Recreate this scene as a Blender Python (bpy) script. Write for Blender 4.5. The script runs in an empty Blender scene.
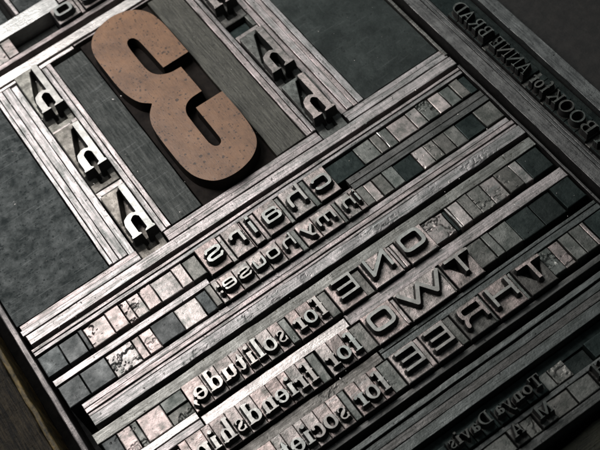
import bpy, bmesh, math, random
import numpy as np
from mathutils import Matrix, Vector

# ------------------------------------------------------------------ scene, camera, light
S = bpy.context.scene
S.unit_settings.system = 'METRIC'
S.unit_settings.scale_length = 0.01          # one unit = one centimetre
C = S.collection
S.render.resolution_x, S.render.resolution_y = 1024, 768

cam = bpy.data.cameras.new('camera')
cam_o = bpy.data.objects.new('camera', cam); C.objects.link(cam_o)
X_ = Vector((0.81801997, -0.54989411, 0.16870034))      # forme axes seen from the camera
Y_ = Vector((-0.54964872, -0.66088981, 0.51099016))
Z_ = Vector((-0.16949814, -0.51072608, -0.84286965))
right = Vector((X_[0], Y_[0], Z_[0])); down = Vector((X_[1], Y_[1], Z_[1])); fwd = Vector((X_[2], Y_[2], Z_[2]))
M = Matrix((right, -down, -fwd)).transposed().to_4x4()
M.translation = -36.0 * fwd
cam_o.matrix_world = M
cam.sensor_width = 36; cam.lens = 36 * 2.00522847
cam.clip_start = 0.5; cam.clip_end = 500
cam.dof.use_dof = True; cam.dof.focus_distance = 35.2; cam.dof.aperture_fstop = 0.30
S.camera = cam_o

W = bpy.data.worlds.new('World'); S.world = W; W.use_nodes = True
bg = W.node_tree.nodes['Background']
bg.inputs[0].default_value = (0.85, 0.95, 1.0, 1); bg.inputs[1].default_value = 0.07

def area(name, loc, target, sx, sy, power, col):
    l = bpy.data.lights.new(name, 'AREA'); l.shape = 'RECTANGLE'; l.size = sx; l.size_y = sy
    l.energy = power; l.color = col
    o = bpy.data.objects.new(name, l); C.objects.link(o)
    o.location = loc
    d = (Vector(target) - Vector(loc)).normalized()
    o.rotation_euler = d.to_track_quat('-Z', 'Y').to_euler()
    return o
area('window_light', (-10.5, 26, 31), (-5, 2, 0), 14, 28, 12500, (1.0, 0.975, 0.97))
area('fill_light', (26, 44, 60), (3, 0, 0), 44, 38, 6500, (0.93, 1.0, 0.985))  # added soft fill that lifts the right side; stands for no known lamp
S.view_settings.view_transform = 'Standard'; S.view_settings.look = 'None'
S.view_settings.exposure = 0.0; S.view_settings.gamma = 1.0

# ------------------------------------------------------------------ materials
def nd(nt, t, **kw):
    n = nt.nodes.new(t)
    for k, v in kw.items():
        if hasattr(n, k): setattr(n, k, v)
        else: n.inputs[k].default_value = v
    return n

def mat(name, light, dark, metallic=0.9, rough=(0.34, 0.54), blotch=(0.40, 0.62), scale=1.6, stretch=(1, 1, 1),
        streak=0.35, speck=None, bump=0.25, var=0.25, scratch=0.0, speck_s=9.0, speck_t=0.33, dots=None, spec=0.5, tint=True):
    m = bpy.data.materials.new(name); m.use_nodes = True
    nt = m.node_tree; L = nt.links; b = nt.nodes['Principled BSDF']
    geo = nd(nt, 'ShaderNodeNewGeometry'); oi = nd(nt, 'ShaderNodeObjectInfo')
    off = nd(nt, 'ShaderNodeVectorMath', operation='SCALE'); off.inputs[0].default_value = (37.1, 21.7, 13.3)
    L.new(oi.outputs['Random'], off.inputs['Scale'])
    add = nd(nt, 'ShaderNodeVectorMath', operation='ADD'); L.new(geo.outputs['Position'], add.inputs[0]); L.new(off.outputs[0], add.inputs[1])
    P = add.outputs[0]
    mp = nd(nt, 'ShaderNodeMapping'); mp.inputs['Scale'].default_value = stretch; L.new(P, mp.inputs[0])
    n1 = nd(nt, 'ShaderNodeTexNoise', Scale=scale, Detail=8.0, Roughness=0.68); L.new(P, n1.inputs[0])
    n2 = nd(nt, 'ShaderNodeTexNoise', Scale=3.0, Detail=7.0, Roughness=0.65); L.new(mp.outputs[0], n2.inputs[0])
    mixn = nd(nt, 'ShaderNodeMix', data_type='FLOAT'); mixn.inputs[0].default_value = streak
    L.new(n1.outputs[0], mixn.inputs[2]); L.new(n2.outputs[0], mixn.inputs[3])
    r = nd(nt, 'ShaderNodeMapRange'); r.inputs[1].default_value = blotch[0]; r.inputs[2].default_value = blotch[1]
    L.new(mixn.outputs[0], r.inputs[0])
    mc = nd(nt, 'ShaderNodeMix', data_type='RGBA'); mc.inputs[6].default_value = (*dark, 1); mc.inputs[7].default_value = (*light, 1)
    L.new(r.outputs[0], mc.inputs[0])
    # each piece a little lighter or darker
    vr = nd(nt, 'ShaderNodeMapRange'); vr.inputs[3].default_value = 1 - var; vr.inputs[4].default_value = 1 + var * 0.5
    L.new(oi.outputs['Random'], vr.inputs[0])
    hs = nd(nt, 'ShaderNodeHueSaturation'); L.new(mc.outputs[2], hs.inputs['Color']); L.new(vr.outputs[0], hs.inputs['Value'])
    # and a little warmer or greener than its neighbour
    fr = nd(nt, 'ShaderNodeMath', operation='FRACT'); ml = nd(nt, 'ShaderNodeMath', operation='MULTIPLY'); ml.inputs[1].default_value = 17.3
    L.new(oi.outputs['Random'], ml.inputs[0]); L.new(ml.outputs[0], fr.inputs[0])
    tm = nd(nt, 'ShaderNodeMix', data_type='RGBA'); tm.inputs[6].default_value = (1.05, 0.965, 0.945, 1) if tint else (1, 1, 1, 1); tm.inputs[7].default_value = (0.975, 1.0, 0.99, 1) if tint else (1, 1, 1, 1)
    L.new(fr.outputs[0], tm.inputs[0])
    mu = nd(nt, 'ShaderNodeMix', data_type='RGBA', blend_type='MULTIPLY'); mu.inputs[0].default_value = 1.0
    L.new(hs.outputs[0], mu.inputs[6]); L.new(tm.outputs[2], mu.inputs[7])
    col = mu.outputs[2]
    n3 = nd(nt, 'ShaderNodeTexNoise', Scale=speck_s, Detail=5.0, Roughness=0.7); L.new(P, n3.inputs[0])
    if speck:
        r3 = nd(nt, 'ShaderNodeMapRange'); r3.inputs[1].default_value = speck_t; r3.inputs[2].default_value = speck_t + 0.06; r3.inputs[3].default_value = 1; r3.inputs[4].default_value = 0
        L.new(n3.outputs[0], r3.inputs[0])
        m3 = nd(nt, 'ShaderNodeMix', data_type='RGBA'); m3.inputs[7].default_value = (*speck, 1)
        L.new(r3.outputs[0], m3.inputs[0]); L.new(col, m3.inputs[6]); col = m3.outputs[2]
    hgt = n3.outputs[0]
    if dots:
        nw = nd(nt, 'ShaderNodeTexNoise', Scale=9.0, Detail=3.0); L.new(P, nw.inputs[0])
        wv = nd(nt, 'ShaderNodeVectorMath', operation='SCALE'); wv.inputs['Scale'].default_value = 0.10; L.new(nw.outputs[1], wv.inputs[0])
        av = nd(nt, 'ShaderNodeVectorMath', operation='ADD'); L.new(P, av.inputs[0]); L.new(wv.outputs[0], av.inputs[1])
        for sc_, lo in ((3.6, 0.22), (6.5, 0.30), (11, 0.36)):
            vo = nd(nt, 'ShaderNodeTexVoronoi', Scale=sc_); L.new(av.outputs[0], vo.inputs['Vector'])
            sp_ = nd(nt, 'ShaderNodeSeparateColor'); L.new(vo.outputs['Color'], sp_.inputs[0])
            th = nd(nt, 'ShaderNodeMath', operation='MULTIPLY'); th.inputs[1].default_value = lo * 1.9; L.new(sp_.outputs[0], th.inputs[0])
            th2 = nd(nt, 'ShaderNodeMath', operation='SUBTRACT'); th2.inputs[1].default_value = lo * 0.9; L.new(th.outputs[0], th2.inputs[0])
            df = nd(nt, 'ShaderNodeMath', operation='SUBTRACT'); L.new(th2.outputs[0], df.inputs[0]); L.new(vo.outputs['Distance'], df.inputs[1])
            rv = nd(nt, 'ShaderNodeMapRange'); rv.inputs[1].default_value = -0.04; rv.inputs[2].default_value = 0.03; rv.inputs[4].default_value = 0.85; L.new(df.outputs[0], rv.inputs[0])
            m5 = nd(nt, 'ShaderNodeMix', data_type='RGBA'); m5.inputs[7].default_value = (*dots, 1)
            L.new(rv.outputs[0], m5.inputs[0]); L.new(col, m5.inputs[6]); col = m5.outputs[2]
    if scratch:
        tot = None
        for k, (rot, sc) in enumerate(((0.5, (0.5, 9, 1)), (-0.9, (0.4, 12, 1)), (1.9, (0.6, 8, 1)))):
            mq = nd(nt, 'ShaderNodeMapping'); mq.inputs['Rotation'].default_value = (0, 0, rot); mq.inputs['Scale'].default_value = sc
            L.new(P, mq.inputs[0])
            # a little wobble in each scratch
            ns = nd(nt, 'ShaderNodeTexNoise', Scale=1.3, Detail=3.0, Roughness=0.5, Distortion=0.4); L.new(mq.outputs[0], ns.inputs[0])
            rs = nd(nt, 'ShaderNodeMapRange'); rs.inputs[1].default_value = 0.655; rs.inputs[2].default_value = 0.70; L.new(ns.outputs[0], rs.inputs[0])
            if tot is None: tot = rs.outputs[0]
            else:
                mx = nd(nt, 'ShaderNodeMath', operation='MAXIMUM'); L.new(tot, mx.inputs[0]); L.new(rs.outputs[0], mx.inputs[1]); tot = mx.outputs[0]
        sm = nd(nt, 'ShaderNodeMath', operation='MULTIPLY'); sm.inputs[1].default_value = scratch; L.new(tot, sm.inputs[0])
        m4 = nd(nt, 'ShaderNodeMix', data_type='RGBA'); m4.inputs[7].default_value = (0.42, 0.44, 0.43, 1)
        L.new(sm.outputs[0], m4.inputs[0]); L.new(col, m4.inputs[6]); col = m4.outputs[2]
    L.new(col, b.inputs['Base Color'])
    rr = nd(nt, 'ShaderNodeMapRange'); rr.inputs[1].default_value = 0.3; rr.inputs[2].default_value = 0.7
    rr.inputs[3].default_value = rough[1]; rr.inputs[4].default_value = rough[0]
    L.new(mixn.outputs[0], rr.inputs[0]); L.new(rr.outputs[0], b.inputs['Roughness'])
    b.inputs['Metallic'].default_value = metallic; b.inputs['Specular IOR Level'].default_value = spec
    a = nd(nt, 'ShaderNodeMath', operation='ADD'); L.new(hgt, a.inputs[0]); L.new(mixn.outputs[0], a.inputs[1])
    bp = nd(nt, 'ShaderNodeBump', Strength=bump, Distance=0.06); L.new(a.outputs[0], bp.inputs['Height'])
    L.new(bp.outputs[0], b.inputs['Normal'])
    return m

STU, STV = (0.35, 6, 1), (6, 0.35, 1)
lightm, darkm = (0.59, 0.525, 0.525), (0.17, 0.175, 0.165)
MT = {
 'rail_u':  mat('worn_lead_strip', lightm, darkm, scratch=0.35, stretch=STU, streak=0.6, speck=(0.06, 0.06, 0.055)),
 'rail_v':  mat('worn_lead_upright', lightm, darkm, scratch=0.35, stretch=STV, streak=0.6, speck=(0.06, 0.06, 0.055)),
 'bright':  mat('bright_brass_rule', (0.80, 0.77, 0.74), (0.42, 0.40, 0.39), stretch=STU, streak=0.6, rough=(0.25, 0.42), var=0.1),
 'brown_u': mat('oily_lead_strip', (0.33, 0.315, 0.295), (0.12, 0.115, 0.105), stretch=STU, streak=0.5, speck=(0.06, 0.055, 0.04)),
 'dull_u':  mat('dull_grey_strip', (0.20, 0.205, 0.20), (0.08, 0.085, 0.08), stretch=STU, streak=0.5, speck=(0.03, 0.03, 0.03)),
 'dull_v':  mat('dull_grey_upright', (0.22, 0.215, 0.21), (0.08, 0.08, 0.08), stretch=STV, streak=0.5, speck=(0.03, 0.03, 0.03)),
 'pink':    mat('pale_spacing_metal', (0.58, 0.50, 0.485), (0.22, 0.22, 0.205), scale=2.6, speck=(0.05, 0.05, 0.045), bump=0.22, scratch=0.3, rough=(0.34, 0.52)),
 'grey':    mat('grey_spacing_metal', (0.25, 0.25, 0.235), (0.10, 0.11, 0.10), scale=2.6, speck=(0.04, 0.04, 0.04), rough=(0.4, 0.55)),
 'dark':    mat('inky_spacing_metal', (0.050, 0.064, 0.061), (0.020, 0.029, 0.028), scale=2.2, rough=(0.45, 0.6), speck=(0.015, 0.018, 0.018)),
 'type':    mat('type_metal_shoulder', (0.56, 0.475, 0.455), (0.17, 0.17, 0.155), scale=2.8, speck=(0.06, 0.055, 0.05), bump=0.3, scratch=0.3, rough=(0.32, 0.5), blotch=(0.36, 0.62)),
 'typemid': mat('greenish_type_metal', (0.36, 0.345, 0.31), (0.14, 0.135, 0.12), scale=2.4, speck=(0.05, 0.05, 0.04), bump=0.3, rough=(0.38, 0.55)),
 'typedk':  mat('dark_type_metal', (0.22, 0.225, 0.21), (0.09, 0.09, 0.085), scale=2.8, speck=(0.04, 0.04, 0.04), bump=0.3, rough=(0.38, 0.55)),  # darker copy of the type metal
 'face':    mat('printing_face', (0.50, 0.50, 0.475), (0.30, 0.30, 0.285), scale=5, rough=(0.28, 0.42), bump=0.08, var=0.12),
 'facedk':  mat('inky_printing_face', (0.16, 0.165, 0.155), (0.07, 0.075, 0.07), scale=5, rough=(0.35, 0.5), bump=0.1, var=0.1),
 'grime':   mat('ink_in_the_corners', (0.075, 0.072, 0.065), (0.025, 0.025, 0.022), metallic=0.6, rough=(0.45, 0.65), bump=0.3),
 'wall':    mat('near_black_flank', (0.030, 0.030, 0.028), (0.010, 0.010, 0.010), metallic=0.3, rough=(0.5, 0.7), bump=0.1),  # near-black colour, the same on every flank of a sort
 'slab':    mat('scratched_iron_plate', (0.125, 0.136, 0.134), (0.018, 0.024, 0.024), metallic=0.75, scale=2.2, rough=(0.40, 0.62), speck=(0.015, 0.02, 0.02), bump=0.7, scratch=0.10, speck_s=7.0, speck_t=0.37, var=0.05, blotch=(0.38, 0.74)),
 'slabdk':  mat('smooth_black_slate_plate', (0.048, 0.062, 0.058), (0.018, 0.026, 0.024), metallic=0.5, scale=0.8, rough=(0.45, 0.6), speck=(0.01, 0.014, 0.013), bump=0.3, scratch=0.05, var=0.05),
 'furn':    mat('dark_metal_furniture', (0.072, 0.077, 0.072), (0.022, 0.027, 0.025), metallic=0.6, stretch=(5, 0.5, 1), streak=0.6, rough=(0.42, 0.6), speck=(0.02, 0.02, 0.02), bump=0.35, scratch=0.08),
 'wood3':   mat('wood_type_face', (0.345, 0.178, 0.090), (0.125, 0.064, 0.036), metallic=0.0, tint=False, stretch=(14, 1.0, 1), streak=0.45, rough=(0.28, 0.48), bump=0.14, scale=1.1, blotch=(0.33, 0.60), speck=(0.12, 0.065, 0.04), speck_s=14, speck_t=0.33, var=0.0, dots=(0.05, 0.028, 0.018)),
 'woodside':mat('dark_wood_flank', (0.022, 0.016, 0.012), (0.008, 0.006, 0.005), metallic=0.0, spec=0.15, rough=(0.6, 0.8)),  # near-black wood for the block's flanks and low shoulder
 'tray':    mat('grimy_oak', (0.060, 0.045, 0.026), (0.006, 0.005, 0.004), metallic=0.0, spec=0.25, stretch=(9, 0.6, 1), streak=0.75, blotch=(0.42, 0.62), rough=(0.34, 0.55), speck=(0.006, 0.006, 0.005), bump=0.8),
 'tray_u':  mat('grimy_oak_foot', (0.045, 0.045, 0.02), (0.014, 0.015, 0.008), metallic=0.0, stretch=(0.45, 7, 1), streak=0.6, rough=(0.5, 0.7), bump=0.8),
 'trayedge':mat('worn_oak_arris', (0.27, 0.185, 0.055), (0.035, 0.03, 0.018), metallic=0.0, stretch=(3, 1.2, 1), streak=0.6, rough=(0.5, 0.7), bump=0.5),
 'trench_shade':   mat('trench_shade_black', (0.010, 0.010, 0.009), (0.004, 0.004, 0.004), metallic=0.0, spec=0.05, rough=(0.8, 0.95)),  # shade down in the trench, put into the colour
 'steel':   mat('tarnished_spacing_metal', (0.125, 0.135, 0.135), (0.055, 0.062, 0.062), scale=2.4, speck=(0.03, 0.03, 0.03), rough=(0.42, 0.58)),
 'furnw':   mat('brown_grey_furniture', (0.115, 0.108, 0.088), (0.040, 0.038, 0.032), metallic=0.35, stretch=(7, 0.4, 1), streak=0.75, rough=(0.40, 0.6), speck=(0.025, 0.022, 0.02), bump=0.4, blotch=(0.38, 0.66)),
 'bed':     mat('oily_bed', (0.022, 0.024, 0.022), (0.008, 0.009, 0.008), metallic=0.2, rough=(0.45, 0.65)),
 'table':   mat('dark_stone', (0.019, 0.015, 0.012), (0.009, 0.0075, 0.006), metallic=0.0, scale=3, rough=(0.5, 0.65), bump=0.15),
}

# ------------------------------------------------------------------ mesh tools
rng = np.random.default_rng(7); random.seed(7)
_tab = rng.random((64, 64))
def vnoise(x, y, f, seed=0):
    x = np.asarray(x) * f + seed * 7.31 + 200; y = np.asarray(y) * f + seed * 3.17 + 200
    xi = np.floor(x).astype(int); yi = np.floor(y).astype(int); fx = x - xi; fy = y - yi
    fx = fx * fx * (3 - 2 * fx); fy = fy * fy * (3 - 2 * fy)
    g = lambda i, j: _tab[i % 64, j % 64]
    return (g(xi, yi) * (1 - fx) * (1 - fy) + g(xi + 1, yi) * fx * (1 - fy) + g(xi, yi + 1) * (1 - fx) * fy + g(xi + 1, yi + 1) * fx * fy) - 0.5

FLOOR = -1.9
def link(name, me, loc, parent=None):
    o = bpy.data.objects.new(name, me); C.objects.link(o); o.location = loc
    if parent: o.parent = parent
    return o
def tag(o, label=None, cat=None, group=None, kind=None):
    if label: o['label'] = label
    if cat: o['category'] = cat
    if group: o['group'] = group
    if kind: o['kind'] = kind
    return o
def axis(a, b, bev, n):
    n = max(int(n), 1)
    inner = np.linspace(a + bev, b - bev, n + 1)
    return np.concatenate([[a], [a + bev * 0.35], inner, [b - bev * 0.35], [b]])
seedc = [0]
def block(name, x0, x1, y0, y1, z1, m, z0=FLOOR, bev=0.013, wear=0.018, step=0.35, dent=0.0, parent=None, loc=None, tilt=0.0):
    """a metal or wooden bar: bevelled top grid with worn, slightly uneven edges, and straight flanks"""
    seedc[0] += 1; sd = seedc[0]
    cx, cy = (x0 + x1) / 2, (y0 + y1) / 2
    gap = 0.005
    xs = axis(x0 + gap, x1 - gap, bev, (x1 - x0) / step); ys = axis(y0 + gap, y1 - gap, bev, (y1 - y0) / step)
    Xg, Yg = np.meshgrid(xs, ys, indexing='ij')
    nx, ny = len(xs), len(ys)
    Zg = np.full(Xg.shape, z1) + wear * vnoise(Xg, Yg, 1.7, sd) + tilt * (Xg - cx) * 0.4
    if dent:
        n = 1.1 * vnoise(Xg, Yg, 1.9, sd + 5) + 0.45 * vnoise(Xg * 0.7, Yg * 1.6, 6, sd + 9) + 0.3 * vnoise(Xg, Yg, 15, sd + 11)
        Zg -= dent * np.clip((n - 0.24) * 6, 0, 1)
    ex = np.minimum(np.arange(nx), np.arange(nx)[::-1])[:, None]; ey = np.minimum(np.arange(ny), np.arange(ny)[::-1])[None, :]
    e = np.minimum(ex + 0 * ey, ey + 0 * ex)
    Zg = Zg - bev * (1.0 * (e == 0) + 0.3 * (e == 1)) * (1 + 1.6 * np.clip(vnoise(Xg, Yg, 4.0, sd + 3), 0, 1))
    jx = wear * 0.8 * vnoise(Xg, Yg, 2.3, sd + 1) * (ex <= 1); jy = wear * 0.8 * vnoise(Xg, Yg, 2.3, sd + 2) * (ey <= 1)
    Xg = Xg + jx; Yg = Yg + jy
    V = [(float(a - cx), float(b - cy), float(c - z0)) for a, b, c in zip(Xg.ravel(), Yg.ravel(), Zg.ravel())]
    F = [(i * ny + j, (i + 1) * ny + j, (i + 1) * ny + j + 1, i * ny + j + 1) for i in range(nx - 1) for j in range(ny - 1)]
    ring = [i * ny for i in range(nx)] + [(nx - 1) * ny + j for j in range(1, ny)] + [i * ny + ny - 1 for i in range(nx - 2, -1, -1)] + [j for j in range(ny - 2, 0, -1)]
    base = len(V)
    V += [(V[k][0], V[k][1], 0.0) for k in ring]
    R = len(ring)
    F += [(ring[(k) % R], base + k, base + (k + 1) % R, ring[(k + 1) % R]) for k in range(R)]
    F.append(tuple(base + k for k in range(R))[::-1])
    me = bpy.data.meshes.new(name); me.from_pydata(V, [], F); me.materials.append(m)
    o = link(name, me, (cx, cy, z0) if loc is None else loc, parent)
    return o

# signed distance shapes, drawn in reading direction and mirrored when cut
def d_poly(P, X, Y):
    P = np.array(P, float); d = np.full(X.shape, 1e9); s = np.ones(X.shape)
    n = len(P)
    for i in range(n):
        a = P[i]; b = P[i - 1]; e = b - a; wx = X - a[0]; wy = Y - a[1]
        t = np.clip((wx * e[0] + wy * e[1]) / (e @ e + 1e-12), 0, 1)
        d = np.minimum(d, (wx - e[0] * t) ** 2 + (wy - e[1] * t) ** 2)
        c1 = Y >= a[1]; c2 = Y < b[1]; c3 = e[0] * wy > e[1] * wx
        s = np.where((c1 & c2 & c3) | (~c1 & ~c2 & ~c3), -s, s)
    return s * np.sqrt(d)
def d_pen(pts, X, Y):
    """stroke through points (x, y, half width)"""
    d = np.full(X.shape, 1e9)
    for (ax, ay, aw), (bx, by, bw) in zip(pts[:-1], pts[1:]):
        ex, ey = bx - ax, by - ay
        t = np.clip(((X - ax) * ex + (Y - ay) * ey) / (ex * ex + ey * ey + 1e-12), 0, 1)
        d = np.minimum(d, np.hypot(X - ax - ex * t, Y - ay - ey * t) - (aw + (bw - aw) * t))
    return d
def arc(cx, cy, rx, ry, a0, a1, wv, wh, n=22, sq=2.0):
    """elliptical pen arc, half width wv where it runs upright and wh where it runs level; sq > 2 squares the corners"""
    out = []
    for k in range(n + 1):
        a = math.radians(a0 + (a1 - a0) * k / n); c, s = math.cos(a), math.sin(a)
        px = abs(c) ** (2 / sq) * (1 if c > 0 else -1) * rx; py = abs(s) ** (2 / sq) * (1 if s > 0 else -1) * ry
        out.append((cx + px, cy + py, wh + (wv - wh) * c * c))
    return ('pen', out)
def bar(x0, y0, x1, y1): return ('poly', [(x0, y0), (x1, y0), (x1, y1), (x0, y1)])
def pen(*p): return ('pen', list(p))
def poly(*p): return ('poly', list(p))

# --- roman letters with serifs; x-height 1, baseline 0
T, H = 0.15, 0.062        # half widths of thick and thin strokes
def stem(x, y0, y1, foot=True, flag=True, t=T, sw=0.15):
    g = [bar(x - t, y0, x + t, y1)]
    if foot: g += [bar(x - t - sw, y0, x + t + sw, y0 + 0.09)]
    if flag: g += [poly((x - t - 0.2, y1 - 0.13), (x - t - 0.2, y1 - 0.05), (x + t, y1 + 0.02), (x + t, y1 - 0.25), (x - t, y1 - 0.2))]
    return g
ROMAN = {
 'o': (1.15, [arc(0.575, 0.5, 0.42, 0.48, 0, 360, T, H, 40)]),
 'e': (1.05, [arc(0.55, 0.5, 0.38, 0.48, 0, 325, T * 0.95, H, 36), pen((0.2, 0.52, H), (0.92, 0.52, H))]),
 'c': (1.0, [arc(0.54, 0.5, 0.38, 0.48, 48, 318, T, H, 32), pen((0.78, 0.78, 0.11), (0.79, 0.79, 0.11))]),
 's': (0.85, [pen(*[(0.43 + 0.24 * math.cos(math.radians(a)), 0.745 + 0.22 * math.sin(math.radians(a)), 0.05) for a in range(20, 181, 20)],
                  (0.24, 0.64, 0.08), (0.43, 0.5, 0.125), (0.64, 0.36, 0.08),
                  *[(0.42 + 0.26 * math.cos(math.radians(a)), 0.26 + 0.22 * math.sin(math.radians(a)), 0.05) for a in range(0, -181, -20)]),
            bar(0.12, 0.02, 0.2, 0.36), bar(0.62, 0.68, 0.7, 0.98)]),
 'i': (0.62, stem(0.31, 0, 1.0) + [pen((0.29, 1.42, 0.15), (0.3, 1.42, 0.15))]),
 'l': (0.62, stem(0.31, 0, 1.72)),
 't': (0.72, [pen((0.3, 1.35, 0.05), (0.3, 0.95, T), (0.3, 0.3, T), (0.36, 0.1, 0.09), (0.5, 0.05, 0.05), (0.62, 0.16, 0.04)), bar(0.06, 0.88, 0.62, 0.99)]),
 'f': (0.78, stem(0.3, 0, 1.4, flag=False) + [arc(0.53, 1.4, 0.23, 0.27, 60, 180, T, H, 12), bar(0.06, 0.88, 0.6, 0.98), pen((0.67, 1.56, 0.115), (0.68, 1.56, 0.115))]),
 'r': (0.82, stem(0.3, 0, 1.0) + [pen((0.38, 0.62, 0.04), (0.5, 0.88, 0.05), (0.64, 0.94, 0.06)), pen((0.69, 0.84, 0.115), (0.7, 0.84, 0.115))]),
 'n': (1.3, stem(0.32, 0, 1.0) + [pen((0.4, 0.6, 0.04), (0.55, 0.9, 0.05), (0.75, 0.95, 0.08), (0.9, 0.8, 0.12), (0.92, 0.6, T), (0.92, 0.1, T))] + [bar(0.66, 0, 1.18, 0.09)]),
 'h': (1.3, stem(0.32, 0, 1.72) + [pen((0.4, 0.6, 0.04), (0.55, 0.9, 0.05), (0.75, 0.95, 0.08), (0.9, 0.8, 0.12), (0.92, 0.6, T), (0.92, 0.1, T))] + [bar(0.66, 0, 1.18, 0.09)]),
 'u': (1.3, stem(0.3, 0.3, 1.0, foot=False) + [pen((0.3, 0.4, T), (0.34, 0.15, 0.1), (0.5, 0.05, 0.06), (0.7, 0.1, 0.05), (0.86, 0.35, 0.04))] + stem(0.94, 0.0, 1.0, foot=False) + [bar(0.94, 0, 1.2, 0.09)]),
 'd': (1.25, [arc(0.52, 0.48, 0.36, 0.46, 20, 340, T, H, 32)] + stem(0.9, 0.0, 1.72, foot=False) + [bar(0.9, 0, 1.16, 0.09)]),
 'p': (1.25, [arc(0.7, 0.5, 0.36, 0.46, -160, 160, T, H, 32)] + stem(0.32, -0.6, 1.0)),
 'm': (1.9, stem(0.32, 0, 1.0) + [pen((0.4, 0.6, 0.04), (0.55, 0.9, 0.05), (0.75, 0.95, 0.08), (0.88, 0.8, 0.12), (0.9, 0.6, T), (0.9, 0.1, T)), bar(0.66, 0, 1.14, 0.09), pen((0.96, 0.6, 0.04), (1.12, 0.9, 0.05), (1.3, 0.95, 0.08), (1.46, 0.8, 0.12), (1.48, 0.6, T), (1.48, 0.1, T)), bar(1.24, 0, 1.74, 0.09)]),
 'a': (1.05, [pen((0.25, 0.78, 0.1), (0.35, 0.92, 0.06), (0.52, 0.95, 0.07), (0.68, 0.8, 0.12), (0.7, 0.6, T), (0.7, 0.2, T), (0.8, 0.06, 0.07), (0.95, 0.1, 0.04)), arc(0.42, 0.28, 0.24, 0.24, 60, 330, T, H, 20)]),
 'v': (1.15, [pen((0.25, 0.93, 0.12), (0.58, 0.1, 0.11)), pen((0.58, 0.1, 0.06), (0.9, 0.93, 0.045)), bar(0.04, 0.91, 0.48, 1.0), bar(0.72, 0.91, 1.1, 1.0)]),
 'y': (1.15, [pen((0.25, 0.93, 0.12), (0.6, 0.08, 0.11)), pen((0.9, 0.93, 0.045), (0.5, -0.3, 0.045), (0.35, -0.5, 0.05), (0.2, -0.48, 0.1)), bar(0.04, 0.91, 0.48, 1.0), bar(0.72, 0.91, 1.1, 1.0)]),
 ',': (0.5, [pen((0.22, 0.1, 0.14), (0.26, 0.02, 0.12), (0.24, -0.14, 0.06), (0.14, -0.3, 0.03))]),
}
def rcap(*g): return list(g)
RCAPS = {   # cap height 1.5
 'A': (1.5, [pen((0.72, 1.42, 0.05), (0.28, 0.08, 0.05)), pen((0.75, 1.42, 0.09), (1.2, 0.08, 0.11)), bar(0.45, 0.45, 1.05, 0.54), bar(0.06, 0, 0.5, 0.08), bar(0.95, 0, 1.45, 0.08)]),
 'B': (1.3, [bar(0.2, 0, 0.42, 1.5), bar(0.05, 0, 0.6, 0.08), bar(0.05, 1.42, 0.6, 1.5), arc(0.6, 1.12, 0.36, 0.34, -90, 90, 0.11, 0.045), arc(0.62, 0.41, 0.44, 0.37, -90, 90, 0.12, 0.045), bar(0.3, 0.74, 0.65, 0.82)]),
 'O': (1.6, [arc(0.8, 0.75, 0.64, 0.7, 0, 360, 0.11, 0.06, 44)]),
 'K': (1.45, [bar(0.2, 0, 0.42, 1.5), bar(0.05, 0, 0.58, 0.08), bar(0.05, 1.42, 0.58, 1.5), pen((0.4, 0.6, 0.05), (1.15, 1.42, 0.05)), pen((0.62, 0.85, 0.09), (1.2, 0.08, 0.11)), bar(0.95, 1.42, 1.35, 1.5), bar(0.95, 0, 1.42, 0.08)]),
 'N': (1.5, [bar(0.2, 0, 0.3, 1.5), pen((0.28, 1.4, 0.11), (1.2, 0.1, 0.11)), bar(1.15, 0, 1.25, 1.5), bar(0.03, 0, 0.5, 0.08), bar(0.95, 1.42, 1.45, 1.5)]),
 'E': (1.3, [bar(0.2, 0, 0.42, 1.5), bar(0.05, 0, 1.1, 0.09), bar(0.05, 1.41, 1.05, 1.5), bar(0.4, 0.71, 0.8, 0.8), bar(0.98, 0, 1.08, 0.4), bar(0.95, 1.15, 1.05, 1.5), bar(0.75, 0.6, 0.83, 0.92)]),
 'R': (1.45, [bar(0.2, 0, 0.42, 1.5), bar(0.05, 0, 0.6, 0.08), bar(0.05, 1.42, 0.6, 1.5), arc(0.6, 1.1, 0.4, 0.36, -90, 90, 0.11, 0.045), bar(0.3, 0.7, 0.65, 0.78), pen((0.65, 0.74, 0.09), (1.15, 0.1, 0.11), (1.3, 0.05, 0.05))]),
 'D': (1.5, [bar(0.2, 0, 0.42, 1.5), bar(0.05, 0, 0.6, 0.09), bar(0.05, 1.41, 0.6, 1.5), arc(0.6, 0.75, 0.68, 0.7, -90, 90, 0.12, 0.05, 30)]),
 'T': (1.35, [bar(0.56, 0, 0.78, 1.5), bar(0.36, 0, 0.98, 0.09), bar(0.05, 1.4, 1.3, 1.5), bar(0.05, 1.05, 0.15, 1.5), bar(1.2, 1.05, 1.3, 1.5)]),
 'M': (1.9, [bar(0.2, 0, 0.32, 1.5), pen((0.3, 1.42, 0.13), (0.9, 0.12, 0.13)), pen((0.95, 0.1, 0.05), (1.5, 1.42, 0.05)), bar(1.45, 0, 1.7, 1.5), bar(0.03, 0, 0.5, 0.08), bar(1.3, 0, 1.87, 0.08)]),
 'H': (1.6, [bar(0.2, 0, 0.42, 1.5), bar(1.15, 0, 1.37, 1.5), bar(0.4, 0.7, 1.2, 0.79), bar(0.05, 0, 0.58, 0.08), bar(0.05, 1.42, 0.58, 1.5), bar(1.0, 0, 1.52, 0.08), bar(1.0, 1.42, 1.52, 1.5)]),
}
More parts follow.
